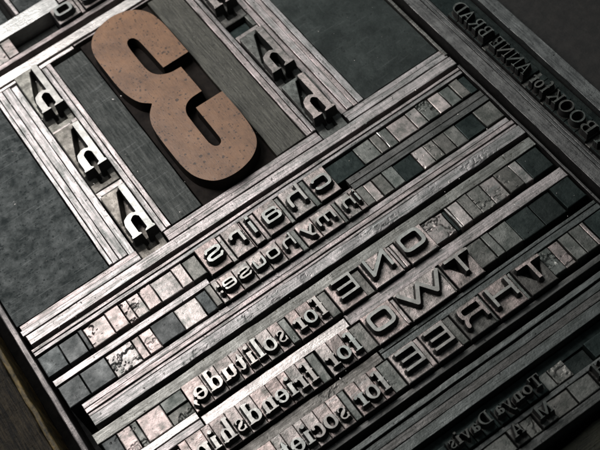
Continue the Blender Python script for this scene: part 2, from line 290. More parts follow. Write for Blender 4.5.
# --- broad square gothic letters; lower case x-height 1, capitals height 1 too
G = 0.112
def sq(cx, cy, rx, ry, a0=0, a1=360, w=G, n=44): return arc(cx, cy, rx, ry, a0, a1, w, w * 0.8, n, sq=4.2)
WIDE = {
 'c': (1.5, [sq(0.7, 0.5, 0.56, 0.43, 28, 332)]),
 'h': (1.5, [bar(0.1, 0, 0.3, 1.5), pen((0.25, 0.93, G * .8), (0.9, 0.93, G * .8), (1.16, 0.85, G * .9), (1.25, 0.6, G), (1.25, 0.1, G))]),
 'a': (1.45, [pen((0.2, 0.75, G * .9), (0.3, 0.9, G * .8), (0.95, 0.93, G * .8), (1.15, 0.85, G), (1.2, 0.65, G), (1.2, 0.1, G)), sq(0.68, 0.3, 0.52, 0.24, 0, 360, G * .9)]),
 'i': (0.5, [bar(0.15, 0, 0.36, 1.0), bar(0.15, 1.22, 0.36, 1.46)]),
 'r': (1.1, [bar(0.1, 0, 0.3, 1.0), pen((0.25, 0.91, G * .8), (0.75, 0.93, G * .8), (0.92, 0.82, G), (0.95, 0.65, G * .9))]),
 's': (1.35, [pen((1.15, 0.75, G * .8), (1.05, 0.91, G * .8), (0.35, 0.92, G * .8), (0.17, 0.8, G), (0.17, 0.65, G), (0.32, 0.54, G * .8), (1.0, 0.46, G * .8), (1.17, 0.35, G), (1.17, 0.2, G), (1.02, 0.08, G * .8), (0.3, 0.08, G * .8), (0.15, 0.25, G * .8))]),
 'n': (1.4, [bar(0.1, 0, 0.3, 1.0), pen((0.25, 0.92, G * .8), (0.85, 0.93, G * .8), (1.1, 0.84, G), (1.17, 0.6, G), (1.17, 0.1, G))]),
 'm': (1.95, [bar(0.1, 0, 0.3, 1.0), pen((0.25, 0.93, G * .8), (1.5, 0.93, G * .8), (1.72, 0.84, G), (1.78, 0.6, G), (1.78, 0.1, G)), bar(0.87, 0, 1.07, 0.95)]),
 'y': (1.4, [pen((0.2, 0.92, G), (0.68, 0.1, G)), pen((1.2, 0.92, G), (0.62, -0.2, G), (0.35, -0.28, G * .8))]),
 'o': (1.45, [sq(0.72, 0.5, 0.56, 0.43)]),
 'u': (1.4, [bar(1.08, 0, 1.28, 1.0), pen((0.2, 0.9, G), (0.2, 0.4, G), (0.27, 0.15, G), (0.5, 0.07, G * .8), (1.15, 0.08, G * .8))]),
 'e': (1.45, [sq(0.72, 0.5, 0.56, 0.43, 0, 330), pen((0.2, 0.5, G * .75), (1.26, 0.5, G * .75))]),
 ':': (0.45, [bar(0.12, 0.0, 0.34, 0.24), bar(0.12, 0.74, 0.34, 0.98)]),
}
g = 0.088
WCAPS = {
 'O': (1.25, [arc(0.625, 0.5, 0.52, 0.42, 0, 360, g, g, 48, sq=4.2)]),
 'N': (1.25, [bar(0.04, 0, 0.18, 1), bar(1.07, 0, 1.21, 1), pen((0.12, 0.92, g), (1.13, 0.08, g))]),
 'E': (1.15, [bar(0.04, 0, 0.18, 1), bar(0.05, 0, 1.1, 0.13), bar(0.05, 0.87, 1.1, 1), bar(0.1, 0.44, 1.02, 0.56)]),
 'T': (1.3, [bar(0.02, 0.87, 1.28, 1), bar(0.57, 0, 0.73, 0.9)]),
 'W': (2.2, [pen((0.08, 0.92, g), (0.6, 0.08, g), (1.1, 0.9, g), (1.6, 0.08, g), (2.12, 0.92, g))]),
 'H': (1.25, [bar(0.04, 0, 0.18, 1), bar(1.07, 0, 1.21, 1), bar(0.1, 0.43, 1.15, 0.56)]),
 'R': (1.25, [bar(0.04, 0, 0.18, 1), pen((0.1, 0.93, g * .9), (0.95, 0.93, g * .9), (1.1, 0.86, g), (1.12, 0.7, g), (1.1, 0.52, g), (0.95, 0.45, g * .9), (0.1, 0.45, g * .9)), pen((0.85, 0.45, g), (1.05, 0.35, g), (1.12, 0.2, g), (1.13, 0.05, g))]),
}

def glyph_sdf(shapes, X, Y):
    d = np.full(X.shape, 1e9)
    for k, p in shapes:
        d = np.minimum(d, d_poly(p, X, Y) if k == 'poly' else d_pen(p, X, Y))
    return d

def carve(name, x0, x1, y0, y1, sdf, zs, zf, w, h, mats, part, axisdir='u', extra=None, shank=None, bumpy=0.012, grime=0.022):
    """a printing sort: shank, shoulder and a raised mirrored face whose edges follow the outline.
    sdf(X, Y) is given in forme coordinates.  Two meshes: the sort and its raised face (a part)."""
    seedc[0] += 1; sd = seedc[0]
    cx, cy = (x0 + x1) / 2, (y0 + y1) / 2
    gap = 0.006
    nx = max(int((x1 - x0) / h), 4); ny = max(int((y1 - y0) / h), 4)
    xs = np.linspace(x0 + gap, x1 - gap, nx + 1); ys = np.linspace(y0 + gap, y1 - gap, ny + 1)
    Xg, Yg = np.meshgrid(xs, ys, indexing='ij')
    hh = max((x1 - x0) / nx, (y1 - y0) / ny)
    for it in range(2):
        d = sdf(Xg, Yg); e = 1e-4
        gx = (sdf(Xg + e, Yg) - d) / e; gy = (sdf(Xg, Yg + e) - d) / e
        gl = np.maximum(np.hypot(gx, gy), 1e-3); gx /= gl; gy /= gl
        lim = 0.56 if it == 0 else 0.2
        m0 = np.abs(d) < lim * hh; m1 = (np.abs(d - w) < lim * hh) & ~m0
        s = np.where(m0, d, 0) + np.where(m1, d - w, 0)
        s[0, :] = s[-1, :] = 0; s[:, 0] = s[:, -1] = 0
        Xg = Xg - s * gx; Yg = Yg - s * gy
    Xg = np.clip(Xg, x0 + gap, x1 - gap); Yg = np.clip(Yg, y0 + gap, y1 - gap)
    d = sdf(Xg, Yg)
    t = np.clip(d / w, 0, 1)
    sh = zs + bumpy * (vnoise(Xg, Yg, 3.0, sd) + 0.5 * vnoise(Xg, Yg, 8.0, sd))
    if extra is not None: sh = sh + extra(Xg, Yg)
    Z = np.where(d < hh * 0.12, zf + 0.004 * vnoise(Xg, Yg, 5, sd), zf * (1 - t) + sh * t)
    # the sort's own rim is rubbed round
    Ix = np.minimum(np.arange(nx + 1), np.arange(nx + 1)[::-1])[:, None] + 0 * np.arange(ny + 1)[None, :]
    Iy = np.minimum(np.arange(ny + 1), np.arange(ny + 1)[::-1])[None, :] + 0 * np.arange(nx + 1)[:, None]
    rim = (np.minimum(Ix, Iy) == 0); Z = Z - rim * 0.014
    z0 = FLOOR; N = ny + 1
    V = np.stack([Xg.ravel() - cx, Yg.ravel() - cy, Z.ravel() - z0], 1)
    D = d.ravel()
    fb, ff, fm, bmi = [], [], [], []
    for i in range(nx):
        for j in range(ny):
            a, b, c, e_ = i * N + j, (i + 1) * N + j, (i + 1) * N + j + 1, i * N + j + 1
            # cut the quad along the diagonal whose ends are more alike
            tris = ((a, b, c), (a, c, e_)) if abs(D[a] - D[c]) < abs(D[b] - D[e_]) else ((a, b, e_), (b, c, e_))
            for tr in tris:
                mx = max(D[k] for k in tr)
                if mx <= w + 0.1 * hh:
                    ff.append(tr); fm.append(0 if mx < 0.14 * hh else 1)
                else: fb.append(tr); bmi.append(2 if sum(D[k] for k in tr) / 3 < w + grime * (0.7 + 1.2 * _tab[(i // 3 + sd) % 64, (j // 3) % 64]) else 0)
    def mk(nm, faces, extra_ring, ms, midx=None):
        used = sorted({k for f in faces for k in f}); mp = {k: n for n, k in enumerate(used)}
        vv = [tuple(map(float, V[k])) for k in used]; F = [tuple(mp[k] for k in f) for f in faces]; mi = list(midx) if midx else [0] * len(F)
        if extra_ring:
            ring = [i * N for i in range(nx + 1)] + [nx * N + j for j in range(1, ny + 1)] + [i * N + ny for i in range(nx - 1, -1, -1)] + [j for j in range(ny - 1, 0, -1)]
            top = []
            for k in ring:
                if k in mp: top.append(mp[k])
                else: vv.append(tuple(map(float, V[k]))); top.append(len(vv) - 1)
            base = len(vv); vv += [(vv[k][0], vv[k][1], 0.0) for k in top]; R = len(top)
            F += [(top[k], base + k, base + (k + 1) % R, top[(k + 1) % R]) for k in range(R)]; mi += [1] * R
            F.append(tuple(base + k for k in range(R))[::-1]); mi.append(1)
        me = bpy.data.meshes.new(nm); me.from_pydata(vv, [], F)
        for m in ms: me.materials.append(m)
        me.polygons.foreach_set('material_index', mi); me.update()
        return me
    o = link(name, None, (cx, cy, z0))
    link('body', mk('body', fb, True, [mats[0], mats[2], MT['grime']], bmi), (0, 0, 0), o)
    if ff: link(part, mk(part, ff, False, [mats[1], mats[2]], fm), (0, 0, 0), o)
    return o

def sort_u(ch, font, x0, x1, y0, y1, base, xh, label, group, fx=None, mats=None, z=(0.115, 0.33), h=0.016, w=0.04, cat='type sort', sx=None, name='type_sort'):
    """letter reading right to left along the row; fx = (left, right) of its printed face"""
    adv, shapes = font[ch[0]]
    shapes = list(shapes)
    if len(ch) > 1:
        a2, s2 = font[ch[1]]
        for k, p in s2: shapes.append((k, [(q[0] + adv * 0.95,) + tuple(q[1:]) for q in p]))
        adv = adv * 0.95 + a2
    if fx is None: fx = (x0 + 0.012, x1 - 0.012)
    up = (0.40 - z[1]); base = base + 0.6 * up; fx = (fx[0] + 0.2 * up, fx[1] + 0.2 * up)
    kx = (fx[1] - fx[0]) / adv; ks = min(kx, xh)
    def sdf(X, Y):
        return glyph_sdf(shapes, (fx[1] - X) / kx, (Y - base) / xh) * ks
    extra = None
    if ch == 'T' and font is WCAPS:
        cxm = (fx[0] + fx[1]) / 2; hw = (fx[1] - fx[0]) / 2
        tri = [(cxm + 0.05, base + xh * 0.9), (fx[1] - 0.05, base + xh * 0.9), (cxm + 0.05, base + 0.02)]
        tr2 = [(cxm - 0.05, base + xh * 0.9), (cxm - 0.05, base + 0.02), (fx[0] + 0.05, base + xh * 0.9)]
        extra = lambda X, Y: -0.20 * np.clip((0.02 - np.minimum(d_poly(tri, X, Y), d_poly(tr2, X, Y))) / 0.04, 0, 1)
    return tag(carve(name, x0, x1, y0, y1, sdf, z[0], z[1], w, h, mats or (MT['type'], MT['face'], MT['wall']), 'printing_face', extra=extra), label, cat, group)

def ordn(k):
    return ['first', 'second', 'third', 'fourth', 'fifth', 'sixth', 'seventh', 'eighth', 'ninth', 'tenth', 'eleventh', 'twelfth', 'thirteenth', 'fourteenth', 'fifteenth', 'sixteenth', 'seventeenth'][k]

# ------------------------------------------------------------------ setting
def plane(name, x0, x1, y0, y1, z, m):
    me = bpy.data.meshes.new(name)
    me.from_pydata([(x0, y0, 0), (x1, y0, 0), (x1, y1, 0), (x0, y1, 0)], [], [(0, 1, 2, 3)]); me.materials.append(m)
    return tag(link(name, me, (0, 0, z)), kind='structure')
plane('table_surface', -90, 110, -80, 130, -2.6, MT['table'])
bedo = block('bed_surface', -8.9, 9.9, -9.75, 24, -1.92, MT['bed'], z0=-2.55, step=2.0); tag(bedo, kind='structure')
far = block('background_surface', 9.86, 60, -20, 60, -0.5, MT['table'], z0=-2.5, step=4.0); tag(far, kind='structure')

# wooden tray: left side board with its worn arris, and the foot board
tray = bpy.data.objects.new('wooden_tray', None); C.objects.link(tray); tray.location = (-9.4, -9.8, -2.55)
tag(tray, 'dark grimy wooden tray with yellow worn edge round the locked type', 'tray')
def child_block(name, x0, x1, y0, y1, z1, m, z0, **kw):
    o = block(name, x0, x1, y0, y1, z1, m, z0=z0, **kw)
    o.location = Vector(o.location) - tray.location; o.parent = tray
    return o
child_block('side_board', -14.5, -9.46, -20, 26, 0.32, MT['tray'], -2.5, bev=0.07, wear=0.07, step=0.3)
eo = child_block('worn_edge', -9.465, -9.30, -20, 26, 0.26, MT['trayedge'], -2.5, bev=0.04, wear=0.07, step=0.15)
tag(eo, 'yellow worn wooden edge')
child_block('inner_step', -9.325, -8.98, -9.7, 26, -1.75, MT['trench_shade'], -2.5, bev=0.04, wear=0.06)  # matt black base standing in for the shaded depth of the trench
child_block('foot_board', -9.3, 40, -16.0, -9.86, -0.45, MT['tray_u'], -2.5, bev=0.06, wear=0.12, step=0.6)

# ------------------------------------------------------------------ strips (leads, slugs and rules)
def strip(x0, x1, y0, y1, z, m, label, group=None, name='spacing_strip', cat='metal strip', **kw):
    return tag(block(name, x0, x1, y0, y1, z, MT[m], **kw), label, cat, group)
L_, R_ = -8.6, 7.2
strip(-8.86, -8.66, -9.5, 14, -0.05, 'dull_v', 'thin worn upright strip along the left end of every row', name='edge_strip', wear=0.02, bev=0.03)
# main rail under the numeral
for a, b, w_ in ((L_, -4.42, 'left of the left h column'), (-3.44, 2.30, 'below the big wooden 3'), (3.32, R_, 'under the right iron plate')):
    strip(a + (0.05 if a == L_ else 0.02), b, 2.35, 2.545, -0.04, 'rail_u', 'upper thin pale lead strip %s' % w_, 'thin leads of the main rail')
    strip(a + (0.0 if a == L_ else 0.02), b, 2.13, 2.34, 0.0, 'rail_u', 'lower thin pale lead strip %s' % w_, 'thin leads of the main rail')
strip(L_ + 0.08, 7.23, 1.72, 2.09, 0.02, 'rail_u', 'wide worn slug running the full width below the big 3', wear=0.03)
strip(L_, 7.2, 1.60, 1.70, -0.75, 'dull_u', 'dark sunken strip in the black gap above the chairs line')
strip(L_, 7.15, 1.45, 1.565, 0.03, 'rail_u', 'narrow bright rule directly above the chairs line, upper of two', 'pair of rules above the chairs line')
strip(L_, 7.15, 1.30, 1.44, 0.0, 'rail_u', 'narrow bright rule directly above the chairs line, lower of two', 'pair of rules above the chairs line')
strip(L_ + .05, -3.2, 0.30, 0.42, -0.85, 'dull_u', 'sunken dark strip below the spaces left of chairs')
strip(L_ + .05, -3.2, 0.05, 0.28, 0.0, 'rail_u', 'bright lead above the spaces left of the word house')
strip(1.98, 7.15, 0.22, 0.46, -0.06, 'dull_u', 'dull lead right of chairs, upper of two')
strip(1.98, 7.15, -0.02, 0.2, -0.04, 'dull_u', 'dull lead right of chairs, lower of two')
strip(-3.18, 1.96, 0.0, 0.15, -0.06, 'rail_u', 'thin lead between the words chairs and house')
strip(L_ + .4, 7.1, -1.06, -0.87, -0.04, 'rail_u', 'first thin strip under the house line', 'strips under the house line', wear=.02)
strip(L_ + .4, 7.15, -1.24, -1.08, 0.0, 'rail_u', 'second thin strip under the house line', 'strips under the house line', wear=.02)
strip(L_ + .42, 7.15, -1.36, -1.26, -0.03, 'rail_u', 'third and narrowest strip under the house line', 'strips under the house line')
strip(L_ + .42, 7.18, -1.74, -1.38, 0.02, 'rail_u', 'broad stained slug under the house line above a black gap', wear=0.05, dent=0.015, step=0.05)
strip(L_ + .2, 7.15, -2.26, -1.90, -0.02, 'brown_u', 'broad oily brown slug above the ONE line', wear=0.04)
strip(L_ + .3, -5.66, -3.38, -3.14, 0.0, 'bright', 'bright lead strip left of the word solitude, upper of two', wear=.02)
strip(L_ + .3, -5.66, -3.64, -3.40, -0.02, 'rail_u', 'pale lead strip left of the word solitude, lower of two', wear=.02)
strip(-5.62, -0.75, -3.68, -3.36, 0.0, 'bright', 'polished bright lead above the word friendship', wear=0.04, dent=0.0, step=0.12)
strip(-0.72, 7.15, -3.68, -3.30, -0.04, 'rail_u', 'grey lead between the ONE and TWO lines', wear=0.03)
strip(L_ + .4, -0.62, -5.14, -4.82, -0.02, 'brown_u', 'corroded greenish lead above the word society', wear=0.04, dent=0.02, step=0.05)
strip(-0.58, 7.15, -4.92, -4.80, -0.05, 'dull_u', 'thin dull lead between the TWO and THREE lines')
strip(-0.58, 7.15, -5.14, -4.94, -0.03, 'dull_u', 'wider dull lead between the TWO and THREE lines')
strip(L_ + .4, 7.3, -6.42, -6.24, -0.10, 'dull_u', 'dark lead below the THREE line')
strip(L_ + .4, 7.3, -6.86, -6.68, -0.02, 'dull_u', 'olive brown rule just below the lowest black gap')
strip(L_ + .4, 7.9, -7.14, -6.92, -0.04, 'dull_u', 'grey slug under the olive rule, upper of three', 'grey slugs of the lower band', wear=.02)
strip(L_ + .4, 7.9, -7.38, -7.15, -0.02, 'dull_u', 'grey slug under the olive rule, middle of three', 'grey slugs of the lower band', wear=.02)
strip(L_ + .4, 7.9, -7.70, -7.39, 0.0, 'dull_u', 'grey slug under the olive rule, lower of three', 'grey slugs of the lower band', wear=.02)
strip(L_ + .4, 7.9, -8.05, -7.73, -0.35, 'dark', 'inky sunken furniture strip above the small signature line', name='furniture_strip')
strip(L_ + .4, 7.9, -8.80, -8.66, 0.0, 'dull_u', 'narrow grey rule below the small signature line')
strip(L_ + .4, 7.9, -9.62, -9.38, 0.0, 'dull_u', 'lowest grey rule next to the dark wooden foot board')

# upper block: rails above the numeral
strip(-8.6, 7.2, 11.15, 11.56, 0.03, 'bright', 'bright slug across the top of the h columns and the 3', wear=.02)
strip(-8.6, -3.80, 11.0, 11.12, -0.02, 'bright', 'thin bright lead above the left h column', wear=.01)
strip(-3.55, -2.12, 10.92, 11.08, 0.0, 'bright', 'short bright lead touching the top slug left of the 3')
strip(-2.08, 1.0, 11.03, 11.11, -0.02, 'rail_u', 'hairline lead above the big 3')
strip(-8.6, 7.2, 11.88, 12.08, -0.02, 'rail_u', 'thin pale strip above the top black gap')
strip(-8.6, -1.6, 13.0, 13.68, 0.04, 'bright', 'wide bright slug in the top left corner', wear=0.03)
strip(-1.55, 7.2, 13.15, 13.6, 0.0, 'rail_u', 'grey slug above the top left letters')
strip(-4.1, -3.72, 12.1, 12.95, 0.0, 'pink', 'pale upright lead at the left edge of the top row', name='spacing_quad')
strip(-4.9, -4.12, 12.1, 12.95, -0.05, 'pink', 'pale worn quad at the photo left edge of the top row', name='spacing_quad', dent=.06, step=.06)
strip(-3.70, -2.05, 12.12, 12.95, -0.6, 'furn', 'sunken dark furniture piece left of the top letter o', name='furniture_piece', cat='furniture')
block_top = strip(-8.6, -3.35, 13.75, 22, -0.10, 'slab', 'dark iron plate in the top left corner', name='iron_plate', cat='plate', step=.4)
strip(-3.05, -2.9, 13.75, 22, 0.0, 'rail_v', 'short pale upright strip at the top left corner')
strip(-2.85, 7, 13.75, 22, -0.2, 'slab', 'narrow dark iron plate right of the pale corner strip', name='iron_plate', cat='plate')

# columns of h
zc = 0.0
for k, (a, b, z, m) in enumerate(((-5.33, -5.20, 0.03, 'rail_v'), (-5.19, -4.98, 0.0, 'rail_v'), (-4.97, -4.68, -0.02, 'rail_v'), (-4.67, -4.44, -0.1, 'rail_v'))):
    strip(a, b, 2.56, 10.98, z, m, '%s upright lead from the left in the left h column' % ordn(k), 'leads of the left h column', wear=.02)
for k, (a, b, z) in enumerate(((-3.45, -3.27, -0.02), (-3.26, -3.09, 0.03))):
    strip(a, b, 2.56, 10.9, z, 'rail_v', '%s upright lead right of the left h letters' % ('inner', 'outer')[k], 'leads right of the left h letters', wear=.02)
for k, (a, b, z) in enumerate(((1.97, 2.18, 0.0), (2.19, 2.34, 0.03))):
    strip(a, b, 2.56, 11.0, z, 'rail_v', '%s upright lead left of the right h letters' % ('outer', 'inner')[k], 'leads left of the right h letters', wear=.02)
for k, (a, b, z) in enumerate(((3.30, 3.52, -0.05), (3.53, 3.78, 0.02), (3.79, 3.95, -0.03), (3.96, 4.18, 0.0))):
    strip(a, b, 2.56, 11.0, z, 'rail_v', '%s upright lead right of the right h letters' % ordn(k), 'leads right of the right h letters', wear=.02)

# furniture beside the numeral, iron plates
strip(-3.07, -1.96, 2.58, 10.7, -0.03, 'furn', 'dark furniture block left of the big 3', name='furniture_block', cat='furniture', step=.25, wear=.03)
strip(0.86, 1.94, 2.58, 10.95, -0.03, 'furnw', 'dark brownish furniture block right of the big 3', name='furniture_block', cat='furniture', step=.25, wear=.03)
strip(-8.62, -5.36, 2.57, 10.96, -0.06, 'slab', 'large scratched dark iron plate left of the h column', name='iron_plate', cat='plate', step=.25, wear=.03)
strip(4.21, 7.10, 2.57, 11.1, -0.06, 'slabdk', 'large dark green iron plate right of the 3', name='iron_plate', cat='plate', step=.25, wear=.03)
strip(7.12, 7.24, 2.2, 11.1, 0.03, 'brown_u', 'thin brown upright edge of the right iron plate')
strip(7.18, 7.27, -6.2, 1.65, 0.0, 'dull_v', 'thin worn upright strip at the right end of the rows')

# right hand bars and the sideways line
strip(7.52, 7.94, -9.5, 13, 0.03, 'dull_v', 'wide grey upright slug left of the sideways title line', wear=.03)
strip(7.955, 8.07, -9.5, 13, 0.0, 'dull_v', 'first thin upright lead beside the sideways title line', 'thin leads left of the sideways title')
strip(8.08, 8.19, -9.5, 13, -0.03, 'dull_v', 'second thin upright lead beside the sideways title line', 'thin leads left of the sideways title')
strip(8.97, 9.30, -9.5, 13, -0.25, 'dark', 'inky sunken strip right of the sideways title line')
strip(9.32, 9.80, -9.5, 13, 0.03, 'dull_v', 'outermost grey upright slug by the dark background', wear=.02)

# ------------------------------------------------------------------ the big wooden 3
def smooth(P, n=6):
    """Catmull-Rom through points; a third value of 1 marks a corner"""
    out = []; N = len(P)
    for i in range(N):
        p0, p1, p2, p3 = P[i - 1], P[i], P[(i + 1) % N], P[(i + 2) % N]
        a = np.array(p1[:2]); b = np.array(p2[:2])
        t1 = (b - np.array(p0[:2])) / 2; t2 = (np.array(p3[:2]) - a) / 2
        L = np.linalg.norm(b - a)
        if len(p1) > 2: t1 = (b - a)
        if len(p2) > 2: t2 = (b - a)
        for t in (t1, t2):
            m = np.linalg.norm(t)
            if m > L: t *= L / m
        for k in range(n):
            s = k / n; h00 = 2*s**3 - 3*s**2 + 1; h10 = s**3 - 2*s**2 + s; h01 = -2*s**3 + 3*s**2; h11 = s**3 - s**2
            out.append(tuple(h00 * a + h10 * t1 + h01 * b + h11 * t2))
    return out
P3 = [(-1.80, 9.70), (-1.66, 10.22), (-1.36, 10.60), (-0.95, 10.80), (-0.46, 10.87), (0.04, 10.74), (0.42, 10.44), (0.64, 10.02), (0.73, 9.45), (0.75, 8.9),
      (0.76, 7.72, 1), (-0.23, 7.72, 1), (-0.29, 9.25), (-0.37, 9.50), (-0.52, 9.58), (-0.66, 9.46), (-0.71, 9.15), (-0.71, 8.15), (-0.65, 7.80), (-0.48, 7.55), (-0.16, 7.38),
      (0.24, 7.34, 1), (0.25, 6.02, 1), (-0.18, 6.0), (-0.45, 5.86), (-0.60, 5.58), (-0.63, 5.2), (-0.64, 4.16), (-0.57, 3.90), (-0.43, 3.82), (-0.29, 3.93), (-0.26, 4.2),
      (-0.25, 5.57, 1), (0.76, 5.56, 1), (0.77, 4.5), (0.73, 3.8), (0.63, 3.30), (0.41, 2.96), (0.06, 2.72), (-0.42, 2.60), (-0.86, 2.62), (-1.22, 2.76), (-1.48, 3.03), (-1.68, 3.43), (-1.77, 4.05), (-1.77, 5.4), (-1.71, 5.95), (-1.55, 6.35),
      (-1.27, 6.68, 1), (-1.57, 7.02), (-1.74, 7.5), (-1.81, 8.0), (-1.82, 8.9)]
P3s = np.array(smooth(P3))
o3 = carve('wood_type_numeral', -1.92, 0.84, 2.56, 10.95, lambda X, Y: d_poly(P3s, X - 0.012, Y - 0.036), -0.12, 0.36, 0.035, 0.026,
           (MT['woodside'], MT['wood3'], MT['woodside']), 'numeral_face', grime=-1.0)
tag(o3, 'huge brown wooden numeral 3 with speckled worn face', 'wood type')

# ------------------------------------------------------------------ display letters h
def h_shapes(x0, x1, y0, top):
    """mirrored h: stem on the right, arch on the left, feet at the lower end; y0 foot, top stem end"""
    w = x1 - x0; H_ = top - y0
    s = [('poly', [(x1 - 0.03, top - 0.02), (x1 - 0.21, top + 0.0), (x1 - 0.25, top - 0.05), (x1 - 0.24, y0 + 0.05), (x1 - 0.04, y0 + 0.05)]),
         ('poly', [(x1 - 0.34, y0), (x1 + 0.03, y0), (x1 + 0.03, y0 + 0.04), (x1 - 0.04, y0 + 0.10), (x1 - 0.24, y0 + 0.10), (x1 - 0.34, y0 + 0.04)]),
         ('pen', [(x1 - 0.20, y0 + 0.60, 0.03), (x1 - 0.30, y0 + 0.76, 0.05), (x1 - 0.40, y0 + 0.80, 0.065), (x1 - 0.50, y0 + 0.77, 0.085), (x0 + 0.155, y0 + 0.68, 0.10), (x0 + 0.12, y0 + 0.52, 0.115), (x0 + 0.12, y0 + 0.12, 0.115)]),
         ('poly', [(x0 - 0.03, y0), (x0 + 0.30, y0), (x0 + 0.30, y0 + 0.04), (x0 + 0.235, y0 + 0.10), (x0 + 0.01, y0 + 0.10), (x0 - 0.03, y0 + 0.05)])]
    return s
def h_sort(x0, x1, y0, y1, foot, top, fx0, fx1, label, dk=False):
    sh = h_shapes(fx0, fx1, foot, top)
    # the hollow beside the stem is a narrow pit with its apex at the top
    pit = [(fx1 - 0.22, top - 0.10), (fx1 - 0.33, top - 0.10), (fx0 + 0.03, foot + 0.74), (fx1 - 0.22, foot + 0.80)]
    cnt = [(fx0 + 0.22, foot - 0.3), (fx1 - 0.22, foot - 0.3), (fx1 - 0.22, foot + 0.7), (fx0 + 0.22, foot + 0.7)]
    def extra(X, Y):
        a = d_poly(pit, X, Y); b = d_poly(cnt, X, Y)
        left = np.clip((fx0 - X + 0.6) * 0, 0, 1)
        z = -0.26 * np.clip((0.03 - a) / 0.06, 0, 1) - 0.24 * np.clip((0.03 - b) / 0.06, 0, 1)
        z = z + 0.13 * np.clip((Y - foot - 0.45) / 0.5, 0, 1) * np.clip((a - 0.0) / 0.05, 0, 1)
        z = z - 0.22 * np.clip((foot + 0.10 - Y) / 0.30, 0, 1)
        return z
    mm = (MT['typedk' if dk else 'typemid'], MT['type' if dk else 'face'], MT['wall'])  # right column darkened in colour, where its metal reflects no light
    return tag(carve('type_sort', x0, x1, y0, y1, lambda X, Y: glyph_sdf(sh, X, Y), 0.14, 0.42, 0.04, 0.022, mm, 'printing_face', extra=extra), label, 'type sort', 'large h sorts in the two columns')
h_sort(-4.42, -3.48, 8.22, 10.95, 8.80, 10.86, -4.28, -3.50, 'large metal letter h at the top of the left column')
h_sort(-4.42, -3.48, 5.22, 7.93, 5.75, 7.75, -4.28, -3.50, 'large metal letter h in the middle of the left column')
h_sort(-4.40, -3.48, 2.12, 4.72, 2.62, 4.62, -4.28, -3.50, 'large metal letter h at the bottom of the left column')
h_sort(2.37, 3.28, 8.15, 10.8, 8.68, 10.65, 2.44, 3.20, 'large metal letter h at the top of the right column', True)
h_sort(2.37, 3.28, 4.56, 7.12, 5.05, 7.0, 2.44, 3.22, 'large grey letter h in the middle of the right column', True)
h_sort(2.35, 3.28, 2.13, 4.54, 2.68, 4.45, 2.44, 3.20, 'large grey letter h at the bottom of the right column', True)
# spacing between them
def quad(x0, x1, y0, y1, m, label, group=None, z=0.0, dent=0.0, **kw):
    step = 0.03 if dent else 0.12; dent *= 0.4
    return tag(block('spacing_quad', x0, x1, y0, y1, z, MT[m], dent=dent, step=step, bev=0.022, wear=0.03, **kw), label, 'spacing quad', group)
quad(-4.42, -3.72, 7.96, 8.20, 'pink', 'pale bar quad under the top left h', 'quads between the large h letters', z=.05)
quad(-3.70, -3.47, 7.96, 8.20, 'pink', 'small pale corner quad under the top left h', 'quads between the large h letters', z=.1)
quad(-4.42, -3.47, 4.98, 5.20, 'pink', 'pale bar quad under the middle left h', 'quads between the large h letters', z=-.08)
quad(-4.28, -3.47, 4.74, 4.96, 'grey', 'grey bar quad above the bottom left h', 'quads between the large h letters', z=0)
quad(-4.42, -4.30, 4.74, 4.96, 'bright', 'tiny bright quad at the corner above the bottom left h', 'quads between the large h letters', z=.05)
quad(2.37, 3.10, 7.52, 8.08, 'dark', 'dark square quad in the right h column', 'quads between the large h letters', z=-.3)
quad(3.12, 3.28, 7.52, 8.08, 'grey', 'small grey quad beside the dark square in the right column', 'quads between the large h letters')
quad(2.37, 3.28, 7.15, 7.50, 'pink', 'pale bar quad above the middle right h', 'quads between the large h letters', z=.0)

# ------------------------------------------------------------------ top left letters
GT = 'letters of the top left line'
sort_u('o', WIDE, -2.03, -1.14, 12.1, 12.95, 12.21, 0.46, 'bright broad letter o in the top left line', GT, (-1.99, -1.30))
quad(-1.12, -0.98, 12.1, 12.95, 'pink', 'thin pale space right of the top left letter o', z=.05)
sort_u('s', WIDE, -0.96, -0.1, 12.1, 12.95, 12.21, 0.46, 'broad letter s at the top edge next to the letter o', GT, (-0.93, -0.28))
sort_u('e', WIDE, -0.08, 0.8, 12.1, 12.95, 12.21, 0.46, 'broad letter e cut by the top edge of the picture', GT, (-0.05, 0.62))

# ------------------------------------------------------------------ line: chairs
GC = 'letters of the word chairs'; y0, y1 = 0.18, 1.27
TM = (MT['type'], MT['type'], MT['wall'])
for ch, a, b, f in (('c', 0.94, 1.68, (0.93, 1.58)), ('h', 0.0, 0.74, (0.02, 0.68)), ('a', -0.91, -0.16, (-0.87, -0.24)), ('i', -1.40, -1.08, (-1.33, -1.10)), ('r', -2.10, -1.47, (-2.02, -1.54)), ('s', -3.03, -2.28, (-2.92, -2.32))):
    sort_u(ch, WIDE, a, b, y0, y1, 0.40, 0.46, 'broad mirrored metal letter %s in the word chairs' % ch, GC, f)
for k, (a, b, m) in enumerate(((-2.27, -2.11, 'pink'), (-1.46, -1.41, 'pink'), (-1.07, -0.92, 'pink'), (-0.15, -0.01, 'grey'), (0.75, 0.93, 'grey'))):
    quad(a, b, 0.18, 1.27, m, 'thin space %s in the word chairs' % ('between s and r', 'between r and i', 'between i and a', 'between a and h', 'between h and c')[k], 'thin spaces in chairs', z=.02)

